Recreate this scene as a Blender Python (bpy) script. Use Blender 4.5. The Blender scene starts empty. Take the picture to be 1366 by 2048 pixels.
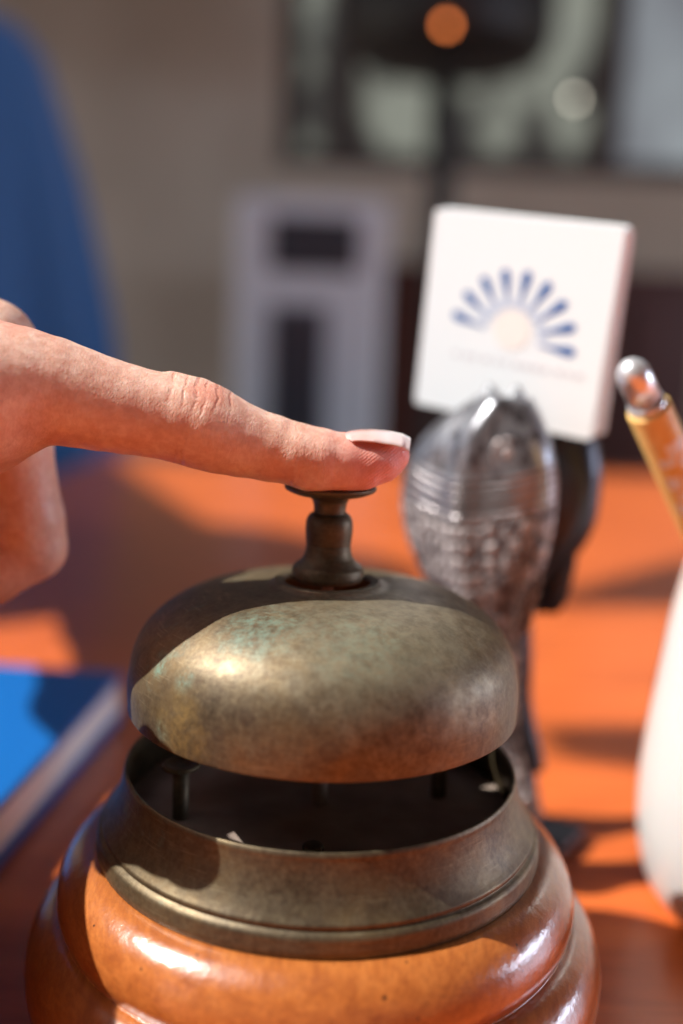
import bpy, math, random
import numpy as np
from mathutils import Vector, Matrix
random.seed(7)
sc = bpy.context.scene
R = math.radians
MM = 0.001

# ------------------------------------------------------------------ camera
CAM_H, CAM_D, PITCH, ROLL, YAW, FPX = 155.6, 212.2, R(9.47), R(2.15), R(0.68), 2000.0
cy, sy, cp, sp, cr, sr = math.cos(YAW), math.sin(YAW), math.cos(PITCH), math.sin(PITCH), math.cos(ROLL), math.sin(ROLL)
fwd = Vector((sy*cp, cy*cp, -sp)); rt0 = Vector((cy, -sy, 0)); up0 = rt0.cross(fwd)
rt = rt0*cr + up0*sr; up = up0*cr - rt0*sr
cam_d = bpy.data.cameras.new('camera'); cam = bpy.data.objects.new('camera', cam_d)
sc.collection.objects.link(cam); sc.camera = cam
cam_loc = Vector((0, -CAM_D, CAM_H))*MM
M4 = Matrix((rt, up, -fwd)).transposed().to_4x4(); M4.translation = cam_loc
cam.matrix_world = M4
cam_d.sensor_fit = 'VERTICAL'; cam_d.sensor_height = 36.0
cam_d.lens = FPX/2048*36.0
cam_d.clip_start = 0.005; cam_d.clip_end = 200
cam_d.dof.use_dof = True; cam_d.dof.focus_distance = 0.198; cam_d.dof.aperture_fstop = 3.9

def at(px, py, depth):
    "world point (metres) seen at photo pixel px,py at a forward distance in metres"
    u = (px-683)/FPX; v = -(py-1024)/FPX
    return cam_loc + (fwd + rt*u + up*v)*depth
def aty(px, py, y):
    "world point (mm) where the sight line crosses the plane y (mm)"
    u = (px-683)/FPX; v = -(py-1024)/FPX
    d = fwd + rt*u + up*v
    return (cam_loc + d*((y*MM-cam_loc.y)/d.y))*1000, (y*MM-cam_loc.y)/d.y

# ------------------------------------------------------------------ light
SUN = Vector((-.65, -.065, .75)).normalized()      # direction towards the sun
w = bpy.data.worlds.new('World'); sc.world = w; w.use_nodes = True
wn = w.node_tree.nodes; bg = wn['Background']
sky = wn.new('ShaderNodeTexSky'); sky.sky_type = 'NISHITA'; sky.sun_disc = False
sky.sun_elevation = math.asin(SUN.z); sky.sun_rotation = math.atan2(SUN.x, SUN.y)
sky.air_density = 1.0; sky.dust_density = 2.5
w.node_tree.links.new(sky.outputs[0], bg.inputs[0]); bg.inputs[1].default_value = 0.12
sl = bpy.data.lights.new('sun', 'SUN'); so = bpy.data.objects.new('sun', sl); sc.collection.objects.link(so)
sl.energy = 5.0; sl.angle = R(0.5); sl.color = (1, .97, .92)
so.rotation_euler = (-SUN).to_track_quat('-Z', 'Y').to_euler(); so.location = (-2, -1, 3)
sc.view_settings.view_transform = 'Standard'; sc.view_settings.look = 'None'
sc.view_settings.gamma = 1; sc.view_settings.exposure = 0.53
sc.render.engine = 'CYCLES'
cy_ = sc.cycles
cy_.use_denoising = True; cy_.max_bounces = 8; cy_.diffuse_bounces = 4; cy_.glossy_bounces = 4
cy_.caustics_reflective = False; cy_.caustics_refractive = False; cy_.sample_clamp_indirect = 4

# ------------------------------------------------------------------ node helpers
class Mat:
    def __init__(s, name, base=(.5, .5, .5), rough=.5, metal=0., **kw):
        s.m = bpy.data.materials.new(name); s.m.use_nodes = True
        s.t = s.m.node_tree; s.n = s.t.nodes; s.b = s.n['Principled BSDF']
        s.b.inputs['Base Color'].default_value = (*base, 1)
        s.b.inputs['Roughness'].default_value = rough; s.b.inputs['Metallic'].default_value = metal
        for k, v in kw.items(): s.b.inputs[k.replace('_', ' ')].default_value = v
        s._co = None
    def link(s, a, b): s.t.links.new(a, b)
    def co(s, scale=(1, 1, 1), rot=(0, 0, 0), loc=(0, 0, 0), src='Object'):
        tc = s.n.new('ShaderNodeTexCoord'); mp = s.n.new('ShaderNodeMapping')
        s.link(tc.outputs[src], mp.inputs[0])
        mp.inputs['Scale'].default_value = scale; mp.inputs['Rotation'].default_value = rot; mp.inputs['Location'].default_value = loc
        return mp.outputs[0]
    def noise(s, co, scale, detail=4, rough=.55, dist=0.):
        x = s.n.new('ShaderNodeTexNoise'); s.link(co, x.inputs['Vector'])
        x.inputs['Scale'].default_value = scale; x.inputs['Detail'].default_value = detail
        x.inputs['Roughness'].default_value = rough; x.inputs['Distortion'].default_value = dist
        return x.outputs['Fac']
    def vor(s, co, scale, feature='F1', out='Distance', rnd=1.):
        x = s.n.new('ShaderNodeTexVoronoi'); x.feature = feature; s.link(co, x.inputs['Vector'])
        x.inputs['Scale'].default_value = scale; x.inputs['Randomness'].default_value = rnd
        return x.outputs[out]
    def wave(s, co, scale, dist=0., detail=2, dscale=1., direction='X', typ='BANDS'):
        x = s.n.new('ShaderNodeTexWave'); s.link(co, x.inputs['Vector']); x.wave_type = typ
        if typ == 'BANDS': x.bands_direction = direction
        x.inputs['Scale'].default_value = scale; x.inputs['Distortion'].default_value = dist
        x.inputs['Detail'].default_value = detail; x.inputs['Detail Scale'].default_value = dscale
        return x.outputs['Fac']
    def ramp(s, fac, stops):
        x = s.n.new('ShaderNodeValToRGB'); s.link(fac, x.inputs[0]); e = x.color_ramp.elements
        while len(e) < len(stops): e.new(.5)
        for i, (p, c) in enumerate(stops):
            e[i].position = p; e[i].color = (*c, 1) if hasattr(c, '__len__') else (c, c, c, 1)
        return x.outputs[0]
    def mix(s, fac, a, b, mode='MIX'):
        x = s.n.new('ShaderNodeMix'); x.data_type = 'RGBA'; x.blend_type = mode
        for v, i in ((fac, 0), (a, 6), (b, 7)):
            if hasattr(v, 'links') or hasattr(v, 'is_linked'): s.link(v, x.inputs[i])
            elif i == 0: x.inputs[0].default_value = v
            else: x.inputs[i].default_value = (*v, 1)
        return x.outputs[2]
    def math(s, op, a, b=0., c=None):
        x = s.n.new('ShaderNodeMath'); x.operation = op
        for i, v in enumerate((a, b) if c is None else (a, b, c)):
            if hasattr(v, 'is_linked'): s.link(v, x.inputs[i])
            else: x.inputs[i].default_value = v
        return x.outputs[0]
    def spot(s, p, r0, r1, co=None, wob=None):
        "1 inside r0, 0 beyond r1 of object-space point p (metres); wob adds an uneven outline"
        co = co or s.co()
        x = s.n.new('ShaderNodeVectorMath'); x.operation = 'DISTANCE'; s.link(co, x.inputs[0]); x.inputs[1].default_value = p
        d = x.outputs['Value']
        if wob is not None: d = s.math('ADD', d, s.math('MULTIPLY', s.math('SUBTRACT', wob, .5), r1*1.6))
        mr = s.n.new('ShaderNodeMapRange'); s.link(d, mr.inputs[0]); mr.interpolation_type = 'SMOOTHSTEP'
        mr.inputs[1].default_value = r0; mr.inputs[2].default_value = r1
        mr.inputs[3].default_value = 1; mr.inputs[4].default_value = 0
        return mr.outputs[0]
    def bump(s, h, strength=.3, dist=.0005, prev=None):
        x = s.n.new('ShaderNodeBump'); s.link(h, x.inputs['Height'])
        x.inputs['Strength'].default_value = strength; x.inputs['Distance'].default_value = dist
        if prev is not None: s.link(prev, x.inputs['Normal'])
        return x.outputs[0]
    def set(s, **kw):
        for k, v in kw.items(): s.link(v, s.b.inputs[k.replace('_', ' ')])
        return s

# ------------------------------------------------------------------ mesh helpers
def link_mesh(name, V, F, mat, parent=None, smooth=True, loc=None):
    me = bpy.data.meshes.new(name); me.from_pydata([tuple(v) for v in V], [], [tuple(f) for f in F]); me.validate(); me.update()
    if smooth: me.polygons.foreach_set('use_smooth', [True]*len(me.polygons))
    o = bpy.data.objects.new(name, me); sc.collection.objects.link(o)
    if mat: me.materials.append(mat.m if isinstance(mat, Mat) else mat)
    if parent: o.parent = parent
    if loc is not None: o.location = loc
    return o
def empty(name, loc=(0, 0, 0), rot=(0, 0, 0)):
    o = bpy.data.objects.new(name, None); sc.collection.objects.link(o); o.location = loc; o.rotation_euler = rot
    o.empty_display_size = .01
    return o
def tag(o, label, cat, group=None):
    o['label'] = label; o['category'] = cat
    if group: o['group'] = group
    return o
def struct(o): o['kind'] = 'structure'; return o
def smooth_prof(pts, n=6):
    "Catmull-Rom through (r,z) points"
    P = [pts[0]]+list(pts)+[pts[-1]]; out = []
    for i in range(1, len(P)-2):
        for k in range(n):
            t = k/n; a, b, c, d = [np.array(P[i+j], float) for j in (-1, 0, 1, 2)]
            out.append(.5*((2*b)+(c-a)*t+(2*a-5*b+4*c-d)*t*t+(3*b-a-3*c+d)*t**3))
    out.append(np.array(pts[-1], float)); return out
def lathe(name, prof, mat, parent=None, n=160, closed=False, center=(0, 0)):
    V, F = [], []
    m = len(prof)
    for r, z in prof:
        for k in range(n):
            a = 2*math.pi*k/n; V.append(((center[0]+r*math.cos(a))*MM, (center[1]+r*math.sin(a))*MM, z*MM))
    for i in range(m if closed else m-1):
        j = (i+1) % m
        for k in range(n):
            l = (k+1) % n; F.append((i*n+k, i*n+l, j*n+l, j*n+k))
    o = link_mesh(name, V, F, mat, parent)
    return o
def recalc(o):
    import bmesh
    b = bmesh.new(); b.from_mesh(o.data); bmesh.ops.recalc_face_normals(b, faces=b.faces); b.to_mesh(o.data); b.free(); return o
def box(name, size, mat, parent=None, loc=(0, 0, 0), rot=(0, 0, 0), bevel=0., seg=2):
    import bmesh
    b = bmesh.new(); bmesh.ops.create_cube(b, size=1)
    bmesh.ops.scale(b, vec=size, verts=b.verts)
    if bevel: bmesh.ops.bevel(b, geom=list(b.edges), offset=bevel, segments=seg, affect='EDGES', profile=.5)
    me = bpy.data.meshes.new(name); b.to_mesh(me); b.free()
    o = bpy.data.objects.new(name, me); sc.collection.objects.link(o); me.materials.append(mat.m)
    o.location = loc; o.rotation_euler = rot
    if parent: o.parent = parent
    if bevel: me.polygons.foreach_set('use_smooth', [len(p.vertices) == 4 and p.area < 1e9 for p in me.polygons]); 
    if bevel:
        for p in me.polygons: p.use_smooth = False
    return o
def loft(name, rings, mat, parent=None, cap=True):
    n = len(rings[0]); V = [v for r in rings for v in r]; F = []
    for i in range(len(rings)-1):
        for k in range(n):
            l = (k+1) % n; F.append((i*n+k, i*n+l, (i+1)*n+l, (i+1)*n+k))
    if cap: F.append(tuple(range(n))[::-1]); F.append(tuple(range((len(rings)-1)*n, len(rings)*n)))
    return recalc(link_mesh(name, V, F, mat, parent))
def tube(name, pts, rad, mat, parent=None, n=32):
    rings = []
    P = [Vector(p) for p in pts]
    for i, p in enumerate(P):
        d = (P[min(i+1, len(P)-1)]-P[max(i-1, 0)]).normalized()
        a = d.orthogonal().normalized() if i == 0 else (a - d*a.dot(d)).normalized()
        b = d.cross(a); r = rad[i] if hasattr(rad, '__len__') else rad
        rings.append([p+(a*math.cos(2*math.pi*k/n)+b*math.sin(2*math.pi*k/n))*r for k in range(n)])
    return loft(name, rings, mat, parent)
def join(name, objs):
    "merge helper meshes (no parents set) into one object"
    import bmesh
    b = bmesh.new()
    for o in objs:
        me = o.data.copy(); me.transform(o.matrix_basis); b.from_mesh(me); bpy.data.meshes.remove(me)
    keep = objs[0]; mat = keep.data.materials[0]; par = keep.parent
    me = bpy.data.meshes.new(name); b.to_mesh(me); b.free(); me.materials.append(mat)
    for o in objs: bpy.data.objects.remove(o)
    o = bpy.data.objects.new(name, me); sc.collection.objects.link(o); o.parent = par
    return o

# ------------------------------------------------------------------ materials
def brass_mat(name, darker=1., dome=False, z0=0):
    m = Mat(name, rough=.4, metal=.75)
    co = m.co()
    n1 = m.noise(co, 42, 6, .6, .4); n2 = m.noise(co, 190, 5, .6); n3 = m.noise(co, 900, 3, .6)
    c = m.ramp(n1, [(.30, (.085*darker, .060*darker, .036*darker)), (.45, (.18*darker, .122*darker, .062*darker)), (.58, (.27*darker, .183*darker, .086*darker)), (.75, (.34*darker, .245*darker, .125*darker))])
    c = m.mix(m.ramp(n2, [(.3, .0), (.62, .55)]), c, (.115*darker, .085*darker, .056*darker))
    c = m.mix(m.ramp(n3, [(.35, .0), (.75, .45)]), c, (.36*darker, .30*darker, .18*darker))
    verd = m.ramp(m.math('ADD', m.math('MULTIPLY', n1, .5), m.math('MULTIPLY', n2, .5)), [(.6, 0), (.68, .45)])
    verd_all = verd
    met = m.math('SUBTRACT', .72, m.math('MULTIPLY', n2, .25))
    if dome:
        wob = m.noise(co, 230, 6, .7); wob2 = m.noise(co, 500, 5, .7)
        for p, r0, r1, s in (((-.012, -.026, .1025), .003, .011, .6), ((.006, -.030, .1015), .004, .014, .3), ((-.033, -.0255, .093), .0005, .004, .95), ((-.027, -.031, .0925), .0005, .0035, .9), ((-.0305, -.029, .081), .0005, .0035, .55)):
            k = m.math('MULTIPLY', m.spot(p, r0, r1, co, wob), m.ramp(wob2, [(.38, 0), (.6, s)]))
            verd_all = m.math('MAXIMUM', verd_all, k)
        c = m.mix(m.math('MULTIPLY', m.spot((-.027, -.033, .083), .001, .010, co, wob), m.ramp(wob2, [(.35, .1), (.62, .7)])), c, (.42, .29, .10))
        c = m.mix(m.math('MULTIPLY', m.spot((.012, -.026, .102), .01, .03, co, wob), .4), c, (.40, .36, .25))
        for p, r in (((.0015, -.0422, .0835), .0022), ((.019, -.0378, .0835), .0018), ((-.014, -.0402, .0885), .0018), ((-.019, -.038, .0845), .0016)):
            ring = m.math('SUBTRACT', m.spot(p, r*.75, r*1.1, co), m.math('MULTIPLY', m.spot(p, r*.3, r*.8, co), .7))
            c = m.mix(m.math('MULTIPLY', ring, .5), c, (.07, .045, .03))
    c = m.mix(verd_all, c, (.16, .27, .205))
    scr = m.ramp(m.noise(m.co((40, 40, 900), rot=(R(20), R(35), 0)), 3, 3, .5), [(.60, 0), (.66, .5)])
    c = m.mix(m.math('MULTIPLY', scr, m.ramp(n1, [(.4, 0), (.6, 1)])), c, (.42*darker, .34*darker, .2*darker))
    n4 = m.ramp(m.noise(co, 330, 8, .72), [(.46, 0), (.62, .32)])
    c = m.mix(n4, c, (.09*darker, .065*darker, .042*darker))
    # darker grime specks and fine pale dust
    sp = m.ramp(m.vor(co, 420), [(.0, .8), (.07, 0)])
    sp = m.math('MULTIPLY', sp, m.ramp(n1, [(.5, 0), (.6, 1)]))
    c = m.mix(sp, c, (.03, .02, .015))
    m.set(Base_Color=c)
    m.link(m.math('MULTIPLY', m.math('SUBTRACT', 1, verd_all), met), m.b.inputs['Metallic'])
    m.link(m.ramp(m.math('ADD', m.math('MULTIPLY', n2, .6), m.math('MULTIPLY', n1, .4)), [(.3, .40), (.7, .58)]), m.b.inputs['Roughness'])
    nb = m.bump(n2, .25, .0003); nb = m.bump(n3, .25, .00012, nb); m.set(Normal=nb)
    return m
M_dome = brass_mat('patinated_brass_dome', .74, True)
M_ring = brass_mat('patinated_brass_ring', .62)
M_stem = brass_mat('dark_brass', .5)
M_inner = Mat('bell_inner_dark', (.03, .022, .018), .75, 0.)
co = M_inner.co(); M_inner.set(Base_Color=M_inner.ramp(M_inner.noise(co, 90, 5), [(.3, (.22, .16, .13)), (.7, (.36, .28, .22))]))

M_wood = Mat('varnished_turned_wood', rough=.3, Coat_Weight=1., Coat_Roughness=.075)
co = M_wood.co((1, 1, 6)); co0 = M_wood.co()
g = M_wood.noise(M_wood.co((25, 4, 30)), 12, 6, .65, .6); g2 = M_wood.noise(M_wood.co((190, 14, 190)), 6, 5, .65)
c = M_wood.ramp(g, [(.3, (.30, .080, .018)), (.5, (.43, .130, .028)), (.68, (.50, .165, .038))])
c = M_wood.mix(M_wood.ramp(g2, [(.36, .45), (.56, 0)]), c, (.26, .07, .018))
# worn reddish band under the ring and dark pits
pit = M_wood.ramp(M_wood.vor(co0, 130), [(.0, 1), (.045, 1), (.075, 0)])
pit = M_wood.math('MULTIPLY', pit, M_wood.ramp(M_wood.noise(co0, 60, 2), [(.52, 0), (.56, 1)]))
c = M_wood.mix(pit, c, (.02, .01, .008))
drk = M_wood.ramp(M_wood.noise(M_wood.co((14, 14, 90)), 9, 5, .7, 1.2), [(.54, 0), (.72, .35)])
c = M_wood.mix(drk, c, (.22, .055, .016))
pit2 = M_wood.math('MULTIPLY', M_wood.ramp(M_wood.vor(co0, 300), [(.0, 1), (.06, .9), (.10, 0)]), M_wood.ramp(M_wood.noise(co0, 90, 2), [(.55, 0), (.58, 1)]))
c = M_wood.mix(pit2, c, (.05, .02, .012))
for p in ((-.046, -.036, .0415), (-.0445, -.0375, .0415), (-.0455, -.038, .0395)):
    c = M_wood.mix(M_wood.spot(p, .0003, .0007, co0), c, (.02, .01, .008))
M_wood.set(Base_Color=c)
bmp = M_wood.noise(co0, 1500, 4, .7); b2 = M_wood.noise(co0, 240, 4, .6)
cb = M_wood.bump(bmp, .3, .0001); cb = M_wood.bump(b2, .4, .0005, cb)
M_wood.set(Normal=cb, Coat_Normal=cb)
M_wood.link(M_wood.ramp(M_wood.noise(co0, 70, 5, .7), [(.35, .05), (.65, .16)]), M_wood.b.inputs['Coat Roughness'])

M_table = Mat('mahogany_table', rough=.38, Coat_Weight=.35, Coat_Roughness=.18)
g = M_table.noise(M_table.co((1.2, 14, 1)), 9, 6, .6, .5); g2 = M_table.noise(M_table.co((6, 160, 1)), 9, 4, .6)
c = M_table.ramp(g, [(.3, (.44, .085, .018)), (.5, (.64, .132, .026)), (.7, (.76, .178, .037))])
c = M_table.mix(M_table.ramp(g2, [(.35, .35), (.55, 0)]), c, (.30, .07, .02))
M_table.set(Base_Color=c, Normal=M_table.bump(g2, .15, .0003))
M_paint_dark = Mat('dark_edge_wood', (.12, .04, .025), .4)

# skin
M_skin = Mat('skin', rough=.42, Subsurface_Weight=.35, Subsurface_Scale=.0035, Coat_Weight=.12, Coat_Roughness=.3)
M_skin.b.inputs['Subsurface Radius'].default_value = (1, .35, .2)
co = M_skin.co()
n1 = M_skin.noise(co, 150, 6, .65); n2 = M_skin.noise(co, 600, 4, .6)
c = M_skin.ramp(n1, [(.3, (.66, .355, .265)), (.5, (.79, .50, .39)), (.72, (.88, .63, .51))])
c = M_skin.mix(M_skin.ramp(n2, [(.4, .35), (.6, 0)]), c, (.66, .34, .24))
tipp, _ = aty(760, 940, -3)
c = M_skin.mix(M_skin.math('MULTIPLY', M_skin.spot(tuple(tipp*MM), .003, .021, co), .75), c, (.78, .23, .20))
for px, py, r, s in ((410, 785, .006, .55), (30, 650, .010, .5), (120, 840, .008, .3), (560, 940, .006, .35), (360, 905, .005, .3)):
    p, _ = aty(px, py, -12); c = M_skin.mix(M_skin.math('MULTIPLY', M_skin.spot(tuple(p*MM), .001, r, co, n1), s), c, (.66, .20, .13))
# creases across the finger, placed along its axis; axis direction in object space
A0, _ = aty(100, 781, -12); A1, _ = aty(765, 925, -3); AX = (A1-A0).normalized()
cx = M_skin.n.new('ShaderNodeVectorMath'); cx.operation = 'DOT_PRODUCT'; M_skin.link(co, cx.inputs[0]); cx.inputs[1].default_value = AX
along = M_skin.math('ADD', cx.outputs['Value'], M_skin.math('MULTIPLY', M_skin.math('SUBTRACT', M_skin.noise(co, 160, 3), .5), .0035))
sz = M_skin.n.new('ShaderNodeSeparateXYZ'); M_skin.link(co, sz.inputs[0])
brk = M_skin.ramp(M_skin.noise(co, 420, 3, .6), [(.38, .15), (.6, 1)])
def axpos(px, py):
    p, _ = aty(px, py, -6); return (p*MM).dot(AX)
def groove(px, py, wdt, amp, mask):
    d = M_skin.math('ABSOLUTE', M_skin.math('SUBTRACT', along, axpos(px, py)))
    mr = M_skin.n.new('ShaderNodeMapRange'); M_skin.link(d, mr.inputs[0]); mr.interpolation_type = 'SMOOTHSTEP'
    mr.inputs[1].default_value = 0; mr.inputs[2].default_value = wdt; mr.inputs[3].default_value = amp; mr.inputs[4].default_value = 0
    return M_skin.math('MULTIPLY', mr.outputs[0], M_skin.math('MULTIPLY', mask, brk))
# height above the axis line
Hx = M_skin.n.new('ShaderNodeVectorMath'); Hx.operation = 'DOT_PRODUCT'; M_skin.link(co, Hx.inputs[0])
UPN = (Vector((0, 0, 1))-AX*AX.z).normalized(); Hx.inputs[1].default_value = UPN
h0 = (A0*MM).dot(UPN)
def stepm(v, a, b):
    mr = M_skin.n.new('ShaderNodeMapRange'); M_skin.link(v, mr.inputs[0]); mr.inputs[1].default_value = a; mr.inputs[2].default_value = b; return mr.outputs[0]
topm = stepm(Hx.outputs['Value'], h0+.0005, h0+.006); botm = stepm(Hx.outputs['Value'], h0-.0005, h0-.006)
gs = None
for g_ in [(350, 760, .0006, 1, topm), (374, 765, .0005, .8, topm), (395, 770, .0007, 1, topm), (414, 775, .0005, .9, topm), (436, 780, .0006, 1, topm), (462, 795, .0005, .7, topm), (596, 850, .0004, .5, topm), (612, 852, .0004, .5, topm), (578, 960, .0006, .9, botm), (590, 962, .0004, .4, botm), (362, 915, .0007, .8, botm), (350, 912, .0004, .5, botm)]:
    v = groove(*g_); gs = v if gs is None else M_skin.math('ADD', gs, v)
c = M_skin.mix(M_skin.math('MULTIPLY', gs, .5), c, (.56, .20, .14))
M_skin.set(Base_Color=c)
cvec = M_skin.n.new('ShaderNodeCombineXYZ')
M_skin.link(M_skin.math('MULTIPLY', along, 1.0), cvec.inputs[0]); M_skin.link(sz.outputs[1], cvec.inputs[1]); M_skin.link(M_skin.math('MULTIPLY', sz.outputs[2], .45), cvec.inputs[2])
fine = M_skin.vor(cvec.outputs[0], 1500, 'DISTANCE_TO_EDGE')
fine2 = M_skin.noise(cvec.outputs[0], 1700, 3, .6)
tipm = M_skin.spot(tuple(tipp*MM), .006, .012, co)
vv = M_skin.n.new('ShaderNodeCombineXYZ'); M_skin.link(sz.outputs[0], vv.inputs[0]); M_skin.link(sz.outputs[2], vv.inputs[1]); M_skin.link(sz.outputs[1], vv.inputs[2])
mpn = M_skin.n.new('ShaderNodeMapping'); M_skin.link(vv.outputs[0], mpn.inputs[0]); mpn.inputs['Rotation'].default_value = (0, 0, R(52))
ridges = M_skin.wave(mpn.outputs[0], 560, .6, 1, 1, 'X')
nb = M_skin.bump(M_skin.math('SUBTRACT', 1, gs), .6, .0003)
nb = M_skin.bump(fine, .4, .0002, nb); nb = M_skin.bump(fine2, .4, .00013, nb); nb = M_skin.bump(M_skin.noise(co, 330, 3), .35, .0004, nb)
nb = M_skin.bump(M_skin.math('MULTIPLY', ridges, tipm), .45, .00012, nb)
M_skin.set(Normal=nb, Coat_Normal=nb)
M_skin.link(M_skin.ramp(n2, [(.35, .34), (.65, .52)]), M_skin.b.inputs['Roughness'])
M_nail = Mat('gel_nail', (.86, .66, .62), .12, Coat_Weight=1., Coat_Roughness=.05, Subsurface_Weight=.1, Subsurface_Scale=.001)
nx = M_nail.n.new('ShaderNodeSeparateXYZ'); M_nail.link(M_nail.co(), nx.inputs[0])
p0, _ = aty(750, 870, -3)
M_nail.set(Base_Color=M_nail.ramp(M_nail.math('MULTIPLY', M_nail.math('SUBTRACT', nx.outputs[0], p0.x*MM-.002), 220), [(0, (.76, .48, .44)), (.9, (.80, .66, .65))]))

# ------------------------------------------------------------------ the setting
TABLE_Y1 = 1.13
def slab(name, x0, x1, y0, y1, z0, z1, mat, parent=None, bevel=0.):
    return box(name, (x1-x0, y1-y0, z1-z0), mat, parent, ((x0+x1)/2, (y0+y1)/2, (z0+z1)/2), (0, 0, 0), bevel)
desk = empty('desk', (.6, .35, -.76))
tag(desk, 'glossy reddish mahogany desk on which the brass bell stands', 'desk')
dt = slab('desk_top', -.31, 1.5, -.55, TABLE_Y1, -.035, 0, M_table, desk, .004); dt.location -= desk.location
for lx in (-.25, 1.42):
    for ly in (-.47, TABLE_Y1-.08):
        l = slab('leg', lx-.04, lx+.04, ly-.04, ly+.04, -.76, -.0355, M_paint_dark, desk); l.location -= desk.location

M_wall = Mat('limewashed_wall', rough=.9)
n = M_wall.noise(M_wall.co(), 1.6, 5, .6); M_wall.set(Base_Color=M_wall.ramp(n, [(.3, (.55, .46, .37)), (.7, (.74, .64, .53))]))
M_floor = Mat('floor_tiles', rough=.5)
br = M_floor.n.new('ShaderNodeTexBrick'); M_floor.link(M_floor.co(), br.inputs[0]); br.inputs['Scale'].default_value = 2.5; br.offset = 0
br.inputs['Color1'].default_value = (.14, .10, .08, 1); br.inputs['Color2'].default_value = (.17, .12, .09, 1); br.inputs['Mortar'].default_value = (.08, .07, .06, 1)
M_floor.set(Base_Color=br.outputs[0])
M_ceil = Mat('dark_timber_ceiling', rough=.7)
M_ceil.set(Base_Color=M_ceil.ramp(M_ceil.noise(M_ceil.co((1, 12, 1)), 4, 4), [(.3, (.05, .035, .03)), (.7, (.09, .065, .05))]))
M_frame = Mat('dark_window_wood', (.075, .052, .044), .5)
FL = -.76
floor = struct(slab('floor', -8, 6, -4, 7, FL-.1, FL, M_floor))
BW = 3.3                                  # back wall plane
ceil = struct(empty('ceiling', (0, 0, 1.75)))
HX0, HX1, HY0, HY1 = -2.4, -.45, -1.1, .93         # roof light over the desk
for x0, x1, y0, y1 in ((HX1, 3.4, -2.6, 1.3), (-3.4, 3.4, 2.98, BW), (-3.4, -.9, 1.3, 1.8), (1.8, 3.4, 1.3, 1.8), (-3.4, 3.4, 1.8, 2.75), (-3.4, HX0, -2.6, 1.3), (HX0, HX1, -2.6, HY0), (HX0, HX1, HY1, 1.3)):
    o = slab('ceiling_panel', x0, x1, y0, y1, 1.75, 1.85, M_ceil, ceil); o.location -= ceil.location

def shade_slat(pts):
    "added unseen sun blocker, given by the outline of the shade it throws on the desk (m)"
    z0 = 1.70; k = z0/SUN.z
    V_ = [(x+SUN.x*k, y+SUN.y*k, z0-1.75) for x, y in pts]; n_ = len(V_); V_ += [(x, y, z+.02) for x, y, z in V_]
    F_ = [tuple(range(n_))[::-1], tuple(range(n_, 2*n_))]+[(i, (i+1) % n_, n_+(i+1) % n_, n_+i) for i in range(n_)]
    recalc(link_mesh('shade_board', V_, F_, M_ceil, ceil, False))  # board added below the ceiling only to throw shade on the desk
shade_slat([(-.060, .482), (-.295, 1.062), (-.9, 1.25), (-.9, .62), (-.45, .50)])
shade_slat([(.03, .388), (.16, .395), (.50, .405), (.50, .70), (.27, .55), (.156, .435), (.03, .41)])
shade_slat([(.088, .156), (.13, .147), (.34, .12), (.34, .205), (.155, .197), (.088, .190)])
# back wall with a window opening right of the lamp
def pwall(px, py): return at(px, py, (BW+.2122)/ (fwd.y + rt.y*(px-683)/FPX + up.y*(-(py-1024)/FPX)))
wx0 = pwall(560, 200).x; wz0 = pwall(900, 345).z; wx1 = 2.1; wz1 = 1.55
bw = empty('back_wall', (0, BW, FL)); struct(bw)
def wallpart(x0, x1, z0, z1):
    o = slab('wall_panel', x0, x1, BW, BW+.18, z0, z1, M_wall, bw); o.location -= bw.location; return o
wallpart(-6, wx0, FL, 1.75); wallpart(wx0, wx1, FL, wz0); wallpart(wx1, 3.3, FL, 1.75); wallpart(wx0, wx1, wz1, 1.75)

fwl = struct(empty('front_wall', (0, -2.6, FL)))
o = slab('wall_panel', -3.4, 3.4, -2.75, -2.602, FL, 1.745, M_wall, fwl); o.location -= fwl.location
# window: frame, mullions, lit panes (daylight behind pale glass)
win = empty('window', ((wx0+wx1)/2, BW+.05, wz0)); tag(win, 'dark framed window with pale daylight in its panes behind the lamp', 'window')
def wp(name, x0, x1, z0, z1, y0, y1, mat):
    o = slab(name, x0, x1, y0, y1, z0, z1, mat, win); o.location -= win.location; return o
def glass_mat(name, ca, cb, stops, scale, emis, loc=(0, 0, 0)):
    m = Mat(name, (.02, .02, .02), .15)
    n = m.noise(m.co((1, 1, .8), loc=loc), scale, 3, .5)
    c = m.ramp(n, [(stops[0], ca), (stops[1], cb)])
    m.link(c, m.b.inputs['Emission Color']); m.b.inputs['Emission Strength'].default_value = emis
    return m
M_paneA = glass_mat('daylit_pane', (.07, .065, .06), (.42, .44, .37), (.47, .58), 4.2, .42)
M_paneB = glass_mat('curtained_pane', (.26, .27, .30), (.50, .55, .58), (.35, .65), 3., .45)
xm0, xm1 = pwall(1195, 200).x, pwall(1250, 200).x
fw = .035
wp('window_frame', wx0+.002, wx0+.06, wz0+.002, wz1-.002, BW+.04, BW+.12, M_frame)
wp('window_frame', wx0+.06, wx1-.06, wz0+.002, wz0+.06, BW+.04, BW+.12, M_frame)
wp('window_frame', wx0+.06, wx1-.06, wz1-.06, wz1-.002, BW+.04, BW+.12, M_frame)
wp('window_frame', wx1-.06, wx1-.002, wz0+.002, wz1-.002, BW+.04, BW+.12, M_frame)
wp('mullion', xm0, xm1, wz0+.06, wz1-.06, BW+.03, BW+.11, M_frame)
xa = pwall(880, 200).x; wp('mullion', xa-.03, xa+.03, wz0+.06, wz1-.06, BW+.045, BW+.1, M_frame)
xb = pwall(700, 200).x; wp('mullion', xb-.055, xb+.03, wz0+.06, wz1-.06, BW+.045, BW+.1, M_frame)
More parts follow.
